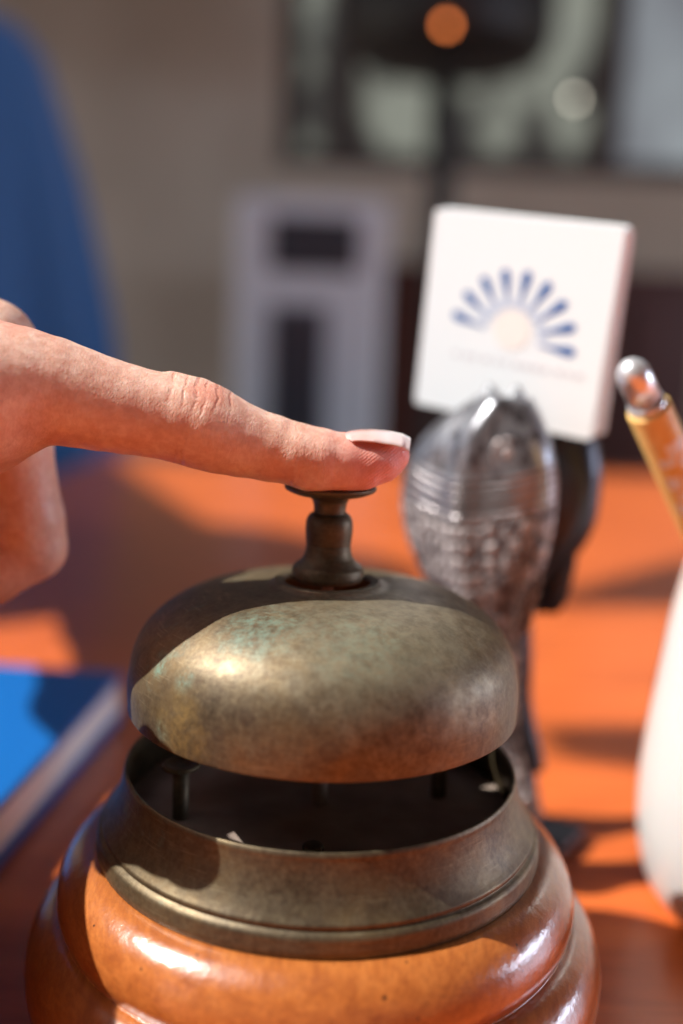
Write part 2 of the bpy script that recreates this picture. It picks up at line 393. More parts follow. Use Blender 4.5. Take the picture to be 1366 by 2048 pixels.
wp('pane', wx0+.06, xm0, wz0+.06, wz1-.06, BW+.075, BW+.08, M_paneA)
wp('pane', xm1, wx1-.06, wz0+.06, wz1-.06, BW+.075, BW+.08, M_paneB)

# right-hand wall with a bright window (seen only as reflections in the bell and its base)
M_day = Mat('bright_pane', (.02, .02, .02), .2); M_day.b.inputs['Emission Color'].default_value = (.72, .80, 1, 1); M_day.b.inputs['Emission Strength'].default_value = 12
RX = 2.7; rw = struct(empty('right_wall', (RX, 0, FL)))
ry0, ry1, rz0, rz1 = -.35, .95, .16, .68
for y0, y1, z0, z1 in ((-2.6, ry0, FL, 1.745), (ry1, BW-.002, FL, 1.745), (ry0, ry1, FL, rz0), (ry0, ry1, rz1, 1.745)):
    o = slab('wall_panel', RX, RX+.15, y0, y1, z0, z1, M_wall, rw); o.location -= rw.location
win2 = empty('window', (RX, (ry0+ry1)/2, rz0)); tag(win2, 'tall bright window in the right-hand wall, reflected in the varnished bell base', 'window')
for nm, y0, y1, z0, z1, mt in (('pane', ry0+.03, ry1-.03, rz0+.03, rz1-.03, M_day), ('window_frame', ry0+.002, ry0+.03, rz0+.002, rz1-.002, M_frame), ('window_frame', ry1-.03, ry1-.002, rz0+.002, rz1-.002, M_frame), ('sill', ry0+.03, ry1-.03, rz0+.002, rz0+.03, M_frame), ('window_frame', ry0+.03, ry1-.03, rz1-.03, rz1-.002, M_frame)):
    o = slab(nm, RX+.02, RX+.06, y0, y1, z0, z1, mt, win2); o.location -= win2.location
# added unseen box left of the bell, put there to shade its base
M_boxw = Mat('dark_box_wood', (.16, .06, .035), .45)
M_boxw.set(Base_Color=M_boxw.ramp(M_boxw.noise(M_boxw.co((3, 3, 40)), 12, 4), [(.3, (.11, .04, .025)), (.7, (.20, .08, .045))]))
bx_ = empty('shade_box', (-.159, -.026, .0), (0, 0, R(-2))); tag(bx_, 'added dark wooden box out of view, shading the left of the bell base', 'box')
box('box_body', (.10, .142, .1005), M_boxw, bx_, (0, 0, .0507), (0, 0, 0), .002)
box('lid', (.104, .146, .016), M_boxw, bx_, (0, 0, .1092), (0, 0, 0), .003)

# ------------------------------------------------------------------ call bell
bell = empty('call_bell', (0, 0, 0))
tag(bell, 'old brass desk call bell with patinated dome on a turned varnished wooden base', 'bell')
wood_prof = [(0, 46.6), (46, 46.8), (49.5, 46.7), (52.5, 45.6), (55.3, 43), (57, 39.5), (57.4, 36), (56.6, 33.2)]
wp1 = smooth_prof(wood_prof[1:], 6)
wp2 = smooth_prof([(56.3, 32.6), (58.6, 32), (61.5, 29.6), (63.6, 25.6), (64.2, 20.5), (63.1, 15.2), (60.6, 11.4), (58.9, 10.2)], 6)
wp3 = smooth_prof([(58.9, 9.9), (61.2, 9.2), (63, 7), (63.6, 4.5), (63, 1.5), (61.5, .15)], 5)
lathe('wooden_base', [(1, 46.6)]+wp1+wp2+wp3+[(1, .15)], M_wood, bell, 200)
ring = smooth_prof([(42.2, 63.2), (42.35, 64.1), (42.9, 64.3), (43.3, 63.6), (43.4, 62.5), (43.9, 60), (45.0, 56.8), (46.4, 54.3), (47.6, 52.7)], 5)
ring += [(47.75, 52.2), (47.5, 51.9), (47.6, 51.6)]
ring += smooth_prof([(48.2, 51.4), (48.75, 50.7), (48.95, 49.4), (49.1, 48), (48.9, 46.9)], 4)
ring += [(47.5, 46.85), (45.5, 48.5), (44.5, 54), (42.9, 58.5), (42.2, 61.5)]
lathe('brass_ring', ring, M_ring, bell, 200, closed=True)
lathe('inner_plate', [(1.2, 53.2), (30, 53.3), (43.9, 53)], M_inner, bell, 96)
dome_out = smooth_prof([(9.6, 105.1), (11.3, 105.3), (11.9, 104.9), (13.2, 104.35), (16, 104.1), (20, 103.6), (28, 102), (34, 99.1), (38.7, 95), (41.4, 90), (42.55, 84), (42.5, 78.5), (42.35, 77.7)], 6)
dome_in = [(41.7, 77.6), (41.6, 84), (40.4, 90), (37.8, 94.3), (33.2, 98.2), (27.5, 101), (16, 103.2), (9.6, 104)]
lathe('dome', dome_out+dome_in, M_dome, bell, 220, closed=True)
# collar, plunger and button
lathe('collar', smooth_prof([(6.9, 105.2), (7.5, 105.4), (7.85, 106.2), (7.75, 107.6), (7.3, 108.5), (6.3, 109.3), (5.5, 110.2), (5.0, 111.5), (4.85, 112.6)], 5)+[(4.75, 112.8), (4.82, 113)]+smooth_prof([(4.82, 113), (4.95, 114.5), (5.1, 116.5), (4.95, 118.4), (4.3, 119.6), (3.6, 119.9), (2, 119.9)], 5), M_stem, bell, 72)
lathe('plunger', smooth_prof([(3.45, 118.5), (3.45, 120.5), (3.6, 122), (4.1, 123), (4.9, 123.5)], 4)+smooth_prof([(7.5, 124.0), (9.4, 124.8), (9.9, 125.5), (9.6, 125.9), (8.5, 125.8), (4, 125.3), (.5, 125.2)], 4), M_stem, bell, 72)
# inside: striker posts
for x, y in ((-30, -9), (27.5, 6)):
    p = lathe('post', [(1.75, 53.1), (1.75, 64.6), (.2, 64.8)], M_stem, bell, 28, center=(x, y))
    w_ = lathe('washer', smooth_prof([(1.6, 65.2), (2.6, 65.0), (3.9, 64.9), (4.1, 65.4), (3.9, 65.9), (3.2, 65.9), (2.2, 65.6), (.2, 65.6)], 4), M_ring, p, 40, center=(x, y))
box('striker_arm', (.036, .006, .0018), M_stem, bell, (-.014, .006, .0628), (0, 0, R(12)), .0004)
lathe('screw', smooth_prof([(2.2, 53.3), (2.2, 54.1), (1.6, 54.5), (.1, 54.6)], 3), M_stem, bell, 24, center=(-1, -21))
lathe('centre_column', [(1.7, 53.4), (1.7, 64), (1.4, 66), (1.4, 105)], M_inner, bell, 32)

# ------------------------------------------------------------------ hand (one continuous skin)
class Field:
    def __init__(s, lo, hi, h):
        s.lo = np.array(lo, float); s.h = h; s.n = np.ceil((np.array(hi)-s.lo)/h).astype(int)+1
        s.F = np.full(s.n, 50., np.float32)
    def cone(s, a, b, ra, rb, k=4., sq=(1., 1., 1.)):
        a = np.array(a, float); b = np.array(b, float); rm = max(ra, rb)+k+3*s.h
        i0 = np.maximum(((np.minimum(a, b)-rm-s.lo)/s.h).astype(int), 0); i1 = np.minimum(((np.maximum(a, b)+rm-s.lo)/s.h).astype(int)+2, s.n)
        if (i1 <= i0).any(): return
        g = [s.lo[i]+s.h*np.arange(i0[i], i1[i]) for i in range(3)]
        X, Y, Z = np.meshgrid(*g, indexing='ij', sparse=True)
        d = b-a; L2 = d@d+1e-9
        t = np.clip(((X-a[0])*d[0]+(Y-a[1])*d[1]+(Z-a[2])*d[2])/L2, 0, 1)
        D = np.sqrt((X-a[0]-t*d[0])**2+((Y-a[1]-t*d[1])/sq[1])**2+((Z-a[2]-t*d[2])/sq[2])**2)-(ra+(rb-ra)*t)
        sl = tuple(slice(i0[i], i1[i]) for i in range(3)); O = s.F[sl]
        hh = np.clip(k-np.abs(O-D), 0, None)/k
        s.F[sl] = np.minimum(O, D)-hh*hh*k*.25
    def mesh(s):
        F = s.F; n = s.n; ins = F < 0
        c = ins[:-1, :-1, :-1].astype(np.int8)
        cnt = sum(ins[i:n[0]-1+i, j:n[1]-1+j, k:n[2]-1+k].astype(np.int8) for i in (0, 1) for j in (0, 1) for k in (0, 1))
        act = np.argwhere((cnt > 0) & (cnt < 8)); idx = -np.ones(n-1, np.int64); idx[tuple(act.T)] = np.arange(len(act))
        acc = np.zeros((len(act), 3)); num = np.zeros(len(act))
        cor = [(i, j, k) for i in (0, 1) for j in (0, 1) for k in (0, 1)]
        for a in cor:
            for ax in range(3):
                if a[ax]: continue
                b = list(a); b[ax] = 1
                fa = F[tuple((act+np.array(a)).T)]; fb = F[tuple((act+np.array(b)).T)]
                m = (fa < 0) != (fb < 0); t = np.where(m, fa/(fa-fb+1e-12), 0)
                p = np.array(a, float)[None]+np.zeros((len(act), 3)); p[:, ax] += t
                acc[m] += p[m]; num[m] += 1
        V = s.lo+s.h*(act+acc/num[:, None]); Q = []
        for ax in range(3):
            u, v = (ax+1) % 3, (ax+2) % 3
            A = [slice(None)]*3; B = [slice(None)]*3; A[ax] = slice(0, -1); B[ax] = slice(1, None)
            ia, ib = ins[tuple(A)], ins[tuple(B)]
            e = np.argwhere(ia != ib); e = e[(e[:, u] > 0) & (e[:, v] > 0) & (e[:, u] < n[u]-1) & (e[:, v] < n[v]-1)]
            du = np.zeros(3, int); du[u] = 1; dv = np.zeros(3, int); dv[v] = 1
            q = np.stack([idx[tuple((e-du-dv).T)], idx[tuple((e-dv).T)], idx[tuple(e.T)], idx[tuple((e-du).T)]], 1)
            flip = ~ia[tuple(e.T)]; q[flip] = q[flip][:, ::-1]; Q.append(q)
        return V, np.concatenate(Q)
def P(px, py, y): return np.array(aty(px, py, y)[0])
def RR(r, px, py, y): return r*aty(px, py, y)[1]*1000/FPX
def fy(px): return -3.5-(775-px)*.0125          # the finger runs a little nearer to the camera towards the knuckle
H = Field((-196, -66, 60), (26, 112, 205), .8)
idxp = [(764, 925, 42), (740, 926, 47), (690, 923, 54), (640, 917, 60.5), (590, 908, 63), (540, 896, 67.5), (480, 880, 74), (440, 866, 82), (405, 852, 87), (360, 840, 86), (300, 828, 86), (250, 818, 90), (200, 807, 95), (150, 794, 101), (100, 781, 108), (50, 776, 118), (-10, 780, 130), (-60, 790, 130)]
pts = []
for px, py, r in idxp: pts.append((P(px, py, fy(px)), RR(r*.985, px, py, fy(px))))
for (a, ra), (b, rb) in zip(pts[:-1], pts[1:]): H.cone(a, b, ra, rb, .8)
for (a, ra), (b, rb) in zip(pts[:4], pts[1:5]):     # wider, flatter fingertip
    for s in (-1.5, 1.5): H.cone(a+[-.6, s, 0], b+[0, s, 0], ra-.5, rb-.6, 1.)
bed = [P(px, py, fy(px)) for px, py in ((700, 866), (730, 868), (770, 872), (792, 879))]
for a, b in zip(bed[:-1], bed[1:]): H.cone(a+[0, 0, -3.4], b+[0, 0, -3.4], 3.3, 3.1, 1.5)
for sg in (-1, 1): H.cone(P(615, 952, fy(615))+[0, sg*3.2, 0], P(725, 952, fy(725))+[0, sg*3.2, 0], 2.4, 2.2, 2.5)
# small knuckle folds on top of the middle joint
for px, py, r in ((344, 758, 8), (364, 763, 7), (384, 768, 7), (405, 774, 9), (427, 785, 7), (447, 796, 8)):
    for s in (-1, 1):
        a = P(px, py, fy(px)); H.cone(a+[0, -5, -2.6], a+[0, 0, -.25], .3, r/11, 2.0); H.cone(a+[0, 0, -.25], a+[0, 5, -2.6], r/11, .3, 2.0)
def chain(l, k=4., sq=(1, 1, 1)):
    q = [(P(px, py, y), RR(r, px, py, y)) for px, py, y, r in l]
    for (a, ra), (b, rb) in zip(q[:-1], q[1:]): H.cone(a, b, ra, rb, k, sq)
    return q
# web of the thumb under the index knuckle
chain([(40, 850, -8, 48), (-40, 870, -8, 70), (-200, 900, -10, 110)], 5)
# palm / metacarpals, wrist turning back and away from the camera
WR = np.array((-152., 58., 158.))
def pchain(l, k=4.):
    q = [(P(*a[:3]) if len(a) == 4 else np.array(a[0]), RR(a[3], *a[:3]) if len(a) == 4 else a[1]) for a in l]
    for (a, ra), (b, rb) in zip(q[:-1], q[1:]): H.cone(a, b, ra, rb, k)
pchain([(-60, 790, -13, 128), (WR+[12, -12, -2], 20), (WR+[-22, 42, 2], 23)], 8)
pchain([(-20, 694, 9, 95), (-70, 705, 12, 100), (WR+[4, 6, 6], 19), (WR+[-22, 42, 2], 22)], 6)
pchain([(-60, 715, 28, 88), (-120, 720, 32, 92), (WR+[6, 14, 2], 18)], 7)
pchain([(-120, 760, 44, 80), (-160, 760, 48, 84), (WR+[10, 20, -6], 17)], 7)
# curled middle, ring and little fingers
chain([(-40, 720, 12, 84), (20, 880, 15, 80), (50, 1040, 17, 74), (60, 1092, 18, 70)], 2)
chain([(60, 1092, 18, 72), (-30, 1150, 14, 66), (-190, 1185, 6, 62)], 1.2)
chain([(-190, 1185, 6, 62), (-260, 1130, -2, 56), (-290, 1060, -4, 48)], 2)
chain([(-60, 740, 30, 80), (-10, 900, 33, 74), (10, 1050, 35, 68)], 2)
chain([(10, 1050, 35, 68), (-170, 1150, 28, 60), (-300, 1080, 18, 52)], 1.5)
chain([(-120, 780, 46, 70), (-80, 920, 49, 62), (-70, 1010, 50, 56)], 2)
chain([(-70, 1010, 50, 56), (-220, 1090, 42, 50), (-310, 1030, 32, 44)], 1.5)
# thumb, left of the frame, folded down beside the fist
pchain([(WR+[14, -16, -6], 17), (-420, 940, -22, 105), (-250, 1020, -34, 92), (-170, 1090, -38, 82), (-110, 1180, -36, 74)], 4)
V, Q = H.mesh()
del H
# the rest of the person (mostly left of the frame), leaning over the end of the desk: same mesh, the join lies inside the cuff
SH, EL = (-470., 520., 420.), (-250., 335., 190.)
B = Field((-960, 30, -770), (-180, 800, 860), 8.)
def bc(l, k=30., sq=(1, 1, 1)):
    for (a, ra), (b, rb) in zip(l[:-1], l[1:]): B.cone(a, b, ra, rb, k, sq)
CH = np.array((-590., 390., 400.)); LAT = np.array((.42, .87, 0.))*1.0; FW = np.array((.90, -.43, 0.))
WRt2 = tuple(WR+[-16, 30, 1])
bc([(WRt2, 21), (tuple(WR+[-34, 75, 6]), 25), ((-238, 300, 186), 37), (EL, 38), ((-330, 405, 280), 43), (SH, 52)], 10)
RS = CH-LAT*165+[0, 0, 15]
bc([(CH+[0, 0, 20], 70), (SH, 56)], 40); bc([(CH+[0, 0, 20], 70), (RS, 56)], 40)
bc([(CH, 100), (CH-[30, -10, 130], 98), (CH-[55, -20, 260], 105), (CH-[60, -20, 300], 110)], 40)
for sx in (-1, 1):
    hp_ = CH-[62, -20, 330]+LAT*sx*62
    bc([(hp_, 84), (hp_+[0, 0, -370], 57), (hp_+[-10, 0, -600], 48), (hp_+[-25, 0, -760-(CH[2]-330-400)], 34)], 20)
bc([(RS, 50), (RS+[-20, -30, -270], 38), (RS+[60, -60, -480], 28), (RS+[80, -65, -560], 30)], 15)
NK = CH+[-10, 0, 90]; HD = CH+[-30, 8, 225]
bc([(NK, 48), (HD+[0, 0, -60], 48)], 20)
B.cone(HD, HD+[0, 0, 30], 78, 85, 20, (1, .92, 1.12)); B.cone(HD+FW*40-[0, 0, 50], HD+FW*12-[0, 0, 20], 42, 60, 20)
B.cone(HD+FW*88-[0, 0, 8], HD+FW*80+[0, 0, 15], 12, 7, 8)
for sx in (-1, 1): B.cone(HD+LAT*sx*76-[0, 0, 8], HD+LAT*sx*76+[0, 0, 14], 11, 13, 6)
V2, Q2 = B.mesh(); del B
hand = link_mesh('person', np.concatenate([V, V2])*MM, np.concatenate([Q, Q2+len(V)]), M_skin)
tag(hand, "person reaching in from the left, index finger with pale nail pressing the bell button", 'person')
M_cloth = Mat('blue_fabric', (.05, .19, .46), .9, Sheen_Weight=.2)
M_cloth.set(Normal=M_cloth.bump(M_cloth.noise(M_cloth.co(), 14, 4, .6), .8, .02))
B = Field((-1000, 30, -640), (-110, 860, 560), 8.)
bc([(tuple(WR+[-25, 52, 3]), 29), (tuple(WR+[-34, 75, 6]), 33), ((-238, 300, 186), 48), (EL, 50), ((-330, 405, 280), 56), (SH, 68)], 12)
bc([(CH+[0, 0, 8], 86), (np.array(SH)-[0, 0, 8], 70)], 40); bc([(CH+[0, 0, 8], 86), (RS-[0, 0, 6], 68)], 40)
bc([(CH, 118), (CH-[30, -10, 130], 116), (CH-[55, -20, 260], 130), (CH-[60, -20, 360], 150), (CH-[60, -20, 860], 185)], 40)
bc([(RS, 64), (RS+[-20, -30, -270], 52), (RS+[30, -48, -400], 44)], 15)
V3, Q3 = B.mesh(); del B
link_mesh('dress', V3*MM, Q3, M_cloth, hand)
M_hair = Mat('dark_hair', (.03, .018, .012), .5)
B = Field((-820, 230, 480), (-440, 570, 810), 6.)
bc([(HD-FW*18+[0, 0, 42], 92), (HD-FW*45-[0, 0, 30], 74), (HD-FW*52-[0, 0, 95], 46)], 20)
V4, Q4 = B.mesh(); del B
link_mesh('hair', V4*MM, Q4, M_hair, hand)
M_shoe = Mat('dark_shoe_leather', (.03, .025, .025), .4)
for sx in (-1, 1):
    fo = CH-[85, -20, 0]+LAT*sx*62; fo[2] = -722
    B = Field(fo+[-160, -160, -50], fo+[190, 160, 60], 5.)
    bc([(fo, 42), (fo+FW*115-[0, 0, 18], 30)], 10)
    V5, Q5 = B.mesh(); del B
    V5[:, 2] = np.maximum(V5[:, 2], -759.5)
    link_mesh('shoe', V5*MM, Q5, M_shoe, hand)
# nail: curved plate with thickness
NV, NF = [], []; nu, nv = 26, 18
prof = [(688, 866), (700, 861), (720, 858.5), (750, 858), (780, 861), (805, 867), (821, 875)]
def nprof(t):
    x = 688+133*t; return x, np.interp(x, [q[0] for q in prof], [q[1] for q in prof])
for lay in (0, 1):
    for i in range(nu):
        t = i/(nu-1); px, py = nprof(t); c_ = P(px, py, fy(px))
        hw = 4.7+.5*min(1, t*2.2); sag = 1.5+.7*min(1, t*1.6)
        if i == 0: hw *= .45; sag *= .25
        elif i == 1: hw *= .7; sag *= .5
        elif i == 2: hw *= .88; sag *= .75
        for j in range(nv):
            s = (j/(nv-1))*2-1
            endc = -.5*s*s if t > .9 else 0
            NV.append((c_+[endc, s*hw, -sag*(s*s*.8+.2*s**4)-lay*.38])*MM)
for lay in (0, 1):
    for i in range(nu-1):
        for j in range(nv-1):
            a = lay*nu*nv+i*nv+j; NF.append((a, a+1, a+nv+1, a+nv))
o2 = nu*nv
for i in range(nu-1):
    for j in (0, nv-1): a = i*nv+j; NF.append((a, a+nv, a+nv+o2, a+o2))
for j in range(nv-1):
    for i in (0, nu-1): a = i*nv+j; NF.append((a, a+1, a+1+o2, a+o2))
nail = recalc(link_mesh('fingernail', NV, NF, M_nail, hand))
bv = nail.modifiers.new('b', 'BEVEL'); bv.width = .0002; bv.segments = 3; bv.limit_method = 'ANGLE'; bv.angle_limit = R(50)

# ------------------------------------------------------------------ fish card holder with printed napkins
M_fish = Mat('cast_pewter', rough=.36, metal=.8)
co = M_fish.co()
n1 = M_fish.noise(co, 90, 5, .6)
szf0 = M_fish.n.new('ShaderNodeSeparateXYZ'); M_fish.link(co, szf0.inputs[0])
xx = M_fish.math('MULTIPLY', szf0.outputs[0], szf0.outputs[0])
zc_ = M_fish.math('ADD', szf0.outputs[2], M_fish.math('MULTIPLY', xx, -11.))
cvf = M_fish.n.new('ShaderNodeCombineXYZ'); M_fish.link(szf0.outputs[0], cvf.inputs[0]); M_fish.link(M_fish.math('MULTIPLY', szf0.outputs[1], .15), cvf.inputs[1]); M_fish.link(M_fish.math('MULTIPLY', zc_, .7), cvf.inputs[2])
mpv = cvf.outputs[0]
scl = M_fish.vor(mpv, 330, 'F1', rnd=.4); scd = M_fish.vor(mpv, 330, 'DISTANCE_TO_EDGE', rnd=.5)
szf = M_fish.n.new('ShaderNodeSeparateXYZ'); M_fish.link(co, szf.inputs[0])
def fstep(v, a, b):
    mr = M_fish.n.new('ShaderNodeMapRange'); M_fish.link(v, mr.inputs[0]); mr.inputs[1].default_value = a; mr.inputs[2].default_value = b; return mr.outputs[0]
body = fstep(zc_, .1105, .1080)                       # below the gills: scales
gill = M_fish.math('MULTIPLY', fstep(zc_, .1215, .1195), fstep(zc_, .1080, .1100))
c = M_fish.mix(body, (.36, .37, .40), M_fish.ramp(scd, [(0, (.06, .05, .055)), (.14, (.38, .33, .325)), (.5, (.66, .59, .58))]))
c = M_fish.mix(M_fish.ramp(M_fish.noise(M_fish.co((1, 1, .6)), 330, 3, .6), [(.50, 0), (.62, .8)]), c, (.07, .055, .06))
gw = M_fish.math('ADD', .5, M_fish.math('MULTIPLY', .5, M_fish.math('SINE', M_fish.math('MULTIPLY', M_fish.math('ADD', zc_, M_fish.math('MULTIPLY', n1, .0012)), 2400.))))
c = M_fish.mix(M_fish.math('MULTIPLY', gill, .8), c, M_fish.ramp(gw, [(.3, (.16, .14, .14)), (.6, (.42, .38, .38))]))
M_fish.set(Base_Color=c)
M_fish.link(M_fish.math('SUBTRACT', .80, M_fish.math('MULTIPLY', body, .60)), M_fish.b.inputs['Metallic'])
M_fish.link(M_fish.math('ADD', .32, M_fish.math('MULTIPLY', body, .22)), M_fish.b.inputs['Roughness'])
hb = M_fish.math('MULTIPLY', M_fish.ramp(scd, [(0, 0), (.3, 1)]), body); hb = M_fish.math('ADD', hb, M_fish.math('MULTIPLY', M_fish.math('MULTIPLY', gw, gill), .5))
M_fish.set(Normal=M_fish.bump(hb, .8, .0010))
HOLD_ROT = R(-34)
M_dark = Mat('dark_and_shaded_pewter', (.05, .05, .06), .35, .8)
FD = .286
def zf(py): return at(960, py, FD).z*1000
def cast_fish(parent, loc, M_fish=M_fish, M_silver=None, low=0.):
    # standing on its tail, mouth up. local x across, y depth, z up (mm)
    rows = [(1640, 15, 6, 10), (1600, 16, 6, 8), (1540, 12, 5.5, 8), (1480, 9, 5, 8), (1400, 8.5, 5.5, 8), (1330, 8.5, 6, 7), (1277, 10.5, 7, 4.8), (1200, 14.5, 9, 1.8), (1116, 20.6, 11, .5), (1062, 22.8, 12, -.4), (1008, 23.6, 12.4, -.6), (950, 23.2, 12.4, -.2), (917, 21.4, 12, .6), (890, 20.2, 11.6, 1.0), (865, 18.0, 10.8, 1.8), (847, 16.2, 10, 2.6), (826, 13.2, 8.6, 4.2), (805, 10.3, 7.2, 5.6), (788, 7.6, 5.6, 6.3)]
    rows = [(q[0], q[1]*(1-.25*(low != 0)*(q[0] > 1270)), q[2], q[3]+low*min(1, max(0, (q[0]-1080)/180))) for q in rows]
    rz = [zf(q[0]) for q in rows]
    zs = np.linspace(rz[0], rz[-1], 64); hw = np.interp(zs, rz, [q[1] for q in rows]); th = np.interp(zs, rz, [q[2] for q in rows]); ox = np.interp(zs, rz, [q[3] for q in rows])
    for _ in range(2):
        for arr in (hw, th, ox): arr[1:-1] = (arr[:-2]+2*arr[1:-1]+arr[2:])/4
    rings = []
    for z, a, b, o_ in zip(zs, hw, th, ox):
        ringv = []
        for k in range(56):
            t = 2*math.pi*k/56; cx_, sx_ = math.cos(t), math.sin(t)
            x = a*cx_; y = b*math.copysign(abs(sx_)**.9, sx_)
            y += -2.6*math.exp(-((x-1)/4)**2)*(1 if sx_ < 0 else 0)*min(1, max(0, (z-rz[5])/20))     # ridge down the front
            ringv.append(Vector((x+o_, y, z))*MM)
        rings.append(ringv)
    b_ = loft('fish_body', rings, M_fish, parent); b_.location = loc
    zt = rz[-1]
    for sx in (-1, 1):
        T = np.linspace(0, 1, 9)
        pts_ = [Vector((6.0+sx*(4.4-1.6*(1-t)), -.6, zt-6+(zf(764)-zt+6)*t))*MM for t in T]
        tube('lip', pts_, [MM*(4.3*(1-t)**.6+.25) for t in T], M_silver, b_, 22)
    e = lathe('eye', smooth_prof([(4.4, 0), (4.2, 1.0), (3.4, 1.3), (2.8, .7), (2.3, .6), (1.9, 1.4), (1.0, 1.8), (.1, 1.8)], 4), M_fish, b_, 36)
    e.rotation_euler = (R(88), 0, R(28)); e.location = Vector((11.5, -8.6, zf(893)))*MM
    fin = []
    for py, x0, x1 in ((1060, 14, 17), (1110, 12, 20.5), (1150, 10, 20.5), (1195, 8, 19.5), (1235, 7, 18.5), (1262, 7, 16), (1270, 7, 9)):
        x0 += low*.35; x1 += low*.35
        z = zf(py); fin.append([Vector((x0, -1.6, z))*MM, Vector((x1, -.6, z-1))*MM, Vector((x1, .6, z-1))*MM, Vector((x0, 1.6, z))*MM])
    loft('side_fin', fin, M_fish, b_)
    tl = []
    for z, a in ((26, 7), (18, 9), (10, 11), (5, 13), (.3, 14)):
        tl.append([Vector((10+low+math.cos(2*math.pi*k/28)*a, math.sin(2*math.pi*k/28)*(5.2+.8*math.sin(k*2.2)), z))*MM for k in range(28)])
    loft('tail', tl, M_fish, b_)
    return b_
M_silver = Mat('polished_pewter', (.30, .31, .33), .62, .7)
hp = at(956, 1000, FD)
holder = empty('card_holder', (hp.x, hp.y, 0), (0, 0, HOLD_ROT))
tag(holder, 'grey metal card holder shaped as two upright fish gripping a stack of white cards', 'card holder')
cast_fish(holder, Vector((0, 0, 0)), M_fish, M_silver)
cast_fish(holder, Vector((1, 33, 0))*MM, M_dark, M_dark, -9.)  # rear fish darker: its shade is put into the metal colour
box('base', (.040, .046, .006), M_dark, holder, (.006, .0165, .0035), (0, 0, 0), .0015)

M_paper = Mat('white_paper', (.84, .90, .93), .85, Subsurface_Weight=.0)
M_paper.set(Normal=M_paper.bump(M_paper.noise(M_paper.co(), 700, 3), .08, .0002))
M_blue_ink = Mat('blue_ink', (.008, .10, .36), .8)
M_pale_ink = Mat('pale_orange_ink', (.89, .86, .82), .8); M_txt_ink = Mat('pale_grey_ink', (.70, .70, .74), .8); M_tint = Mat('pale_blue_ink', (.62, .70, .82), .8)
# orientation from the photograph's perspective: yaw -34, tilted 6 towards the camera, rolled 7
Mz = Matrix.Rotation(R(-34), 4, 'Z') @ Matrix.Rotation(R(6.2), 4, 'X') @ Matrix.Rotation(R(7.2), 4, 'Y')
cc = at(1023, 645, .2905); CS = .2905/.378*.99
cardm = Mz.copy(); cardm.translation = cc
card = empty('card_stack'); card.matrix_world = cardm
tag(card, 'stack of square white cards printed with a blue sunburst emblem', 'cards')
W_, H_ = .0765*CS, .0775*CS
def sheet(w_, h_, t, r=.0016):
    pts_ = []
    for (cx_, cz_, a0) in ((w_/2-r, h_/2-r, 0), (-w_/2+r, h_/2-r, 90), (-w_/2+r, -h_/2+r, 180), (w_/2-r, -h_/2+r, 270)):
        for k in range(6): a = R(a0+18*k); pts_.append((cx_+r*math.cos(a), cz_+r*math.sin(a)))
    n_ = len(pts_); V_ = [(x, 0, z) for x, z in pts_]+[(x, t, z) for x, z in pts_]
    F_ = [tuple(range(n_))[::-1], tuple(range(n_, 2*n_))]+[(i, (i+1) % n_, n_+(i+1) % n_, n_+i) for i in range(n_)]
    return V_, F_
y_ = 0
for k in range(7):
    t = .0016; V_, F_ = sheet(W_-random.uniform(0, .0006), H_-random.uniform(0, .0006), .00105)
    o = recalc(link_mesh('card', V_, F_, M_paper, card, False, (random.uniform(-.0004, .0004) if k else 0, y_, random.uniform(-.0004, .0004) if k else 0)))
    o.rotation_euler = (.016*k, 0, 0)
    y_ += t
# emblem: nine tapering rays round a pale sun, a faint line of lettering under it
def flat(name, polys, mat, y=-.00012):
    V_, F_ = [], []
    for pl in polys:
        b0 = len(V_); V_ += [(x, y, z) for x, z in pl]+[(x, y+.00006, z) for x, z in pl]; n_ = len(pl)
        F_ += [tuple(range(b0, b0+n_)), tuple(range(b0+n_, b0+2*n_))[::-1]]+[(b0+i, b0+n_+i, b0+n_+(i+1) % n_, b0+(i+1) % n_) for i in range(n_)]
    return recalc(link_mesh(name, V_, F_, mat, card, False))
lc = (.0005*CS, -.0065*CS)
rays, tints = [], []
for k in range(9):
    a = R(-2+21*k); d = np.array((math.cos(a), math.sin(a))); q = np.array((-d[1], d[0]))
    pl = []
    for s in (1, -1):
        seg = [(r0*CS, h0*CS) for r0, h0 in ((.0115, .0002), (.016, .0006), (.020, .0013), (.0235, .0019), (.0255, .0016), (.0265, .0006))]
        if s < 0: seg = seg[::-1]
        for r_, h_ in seg: p = np.array(lc)+d*r_+q*h_*s; pl.append(tuple(p))
    rays.append(pl)
    if k < 8:
        a2 = R(-2+21*k+10.5); d2 = np.array((math.cos(a2), math.sin(a2))); d3 = np.array((math.cos(R(-2+21*(k+1))), math.sin(R(-2+21*(k+1)))))
        tints.append([tuple(np.array(lc)+d*.0125*CS), tuple(np.array(lc)+d*.0185*CS), tuple(np.array(lc)+d2*.0135*CS), tuple(np.array(lc)+d3*.0185*CS), tuple(np.array(lc)+d3*.0125*CS), tuple(np.array(lc)+d2*.0105*CS)])
flat('emblem_rays', rays, M_blue_ink)
flat('emblem_tint', tints, M_tint, -.00008)
flat('emblem_sun', [[(lc[0]+.006*math.cos(R(i*10)), lc[1]+.003+.006*math.sin(R(i*10))) for i in range(36)]], M_pale_ink)
tx = []
x = -.0175
for i in range(13):
    wv = random.choice((.0012, .0017, .0022)); tx.append([(x, -.0125), (x+wv, -.0125), (x+wv, -.011), (x, -.011)][::-1]); x += wv+random.choice((.0009, .0012, .002))
flat('lettering', tx, M_txt_ink)

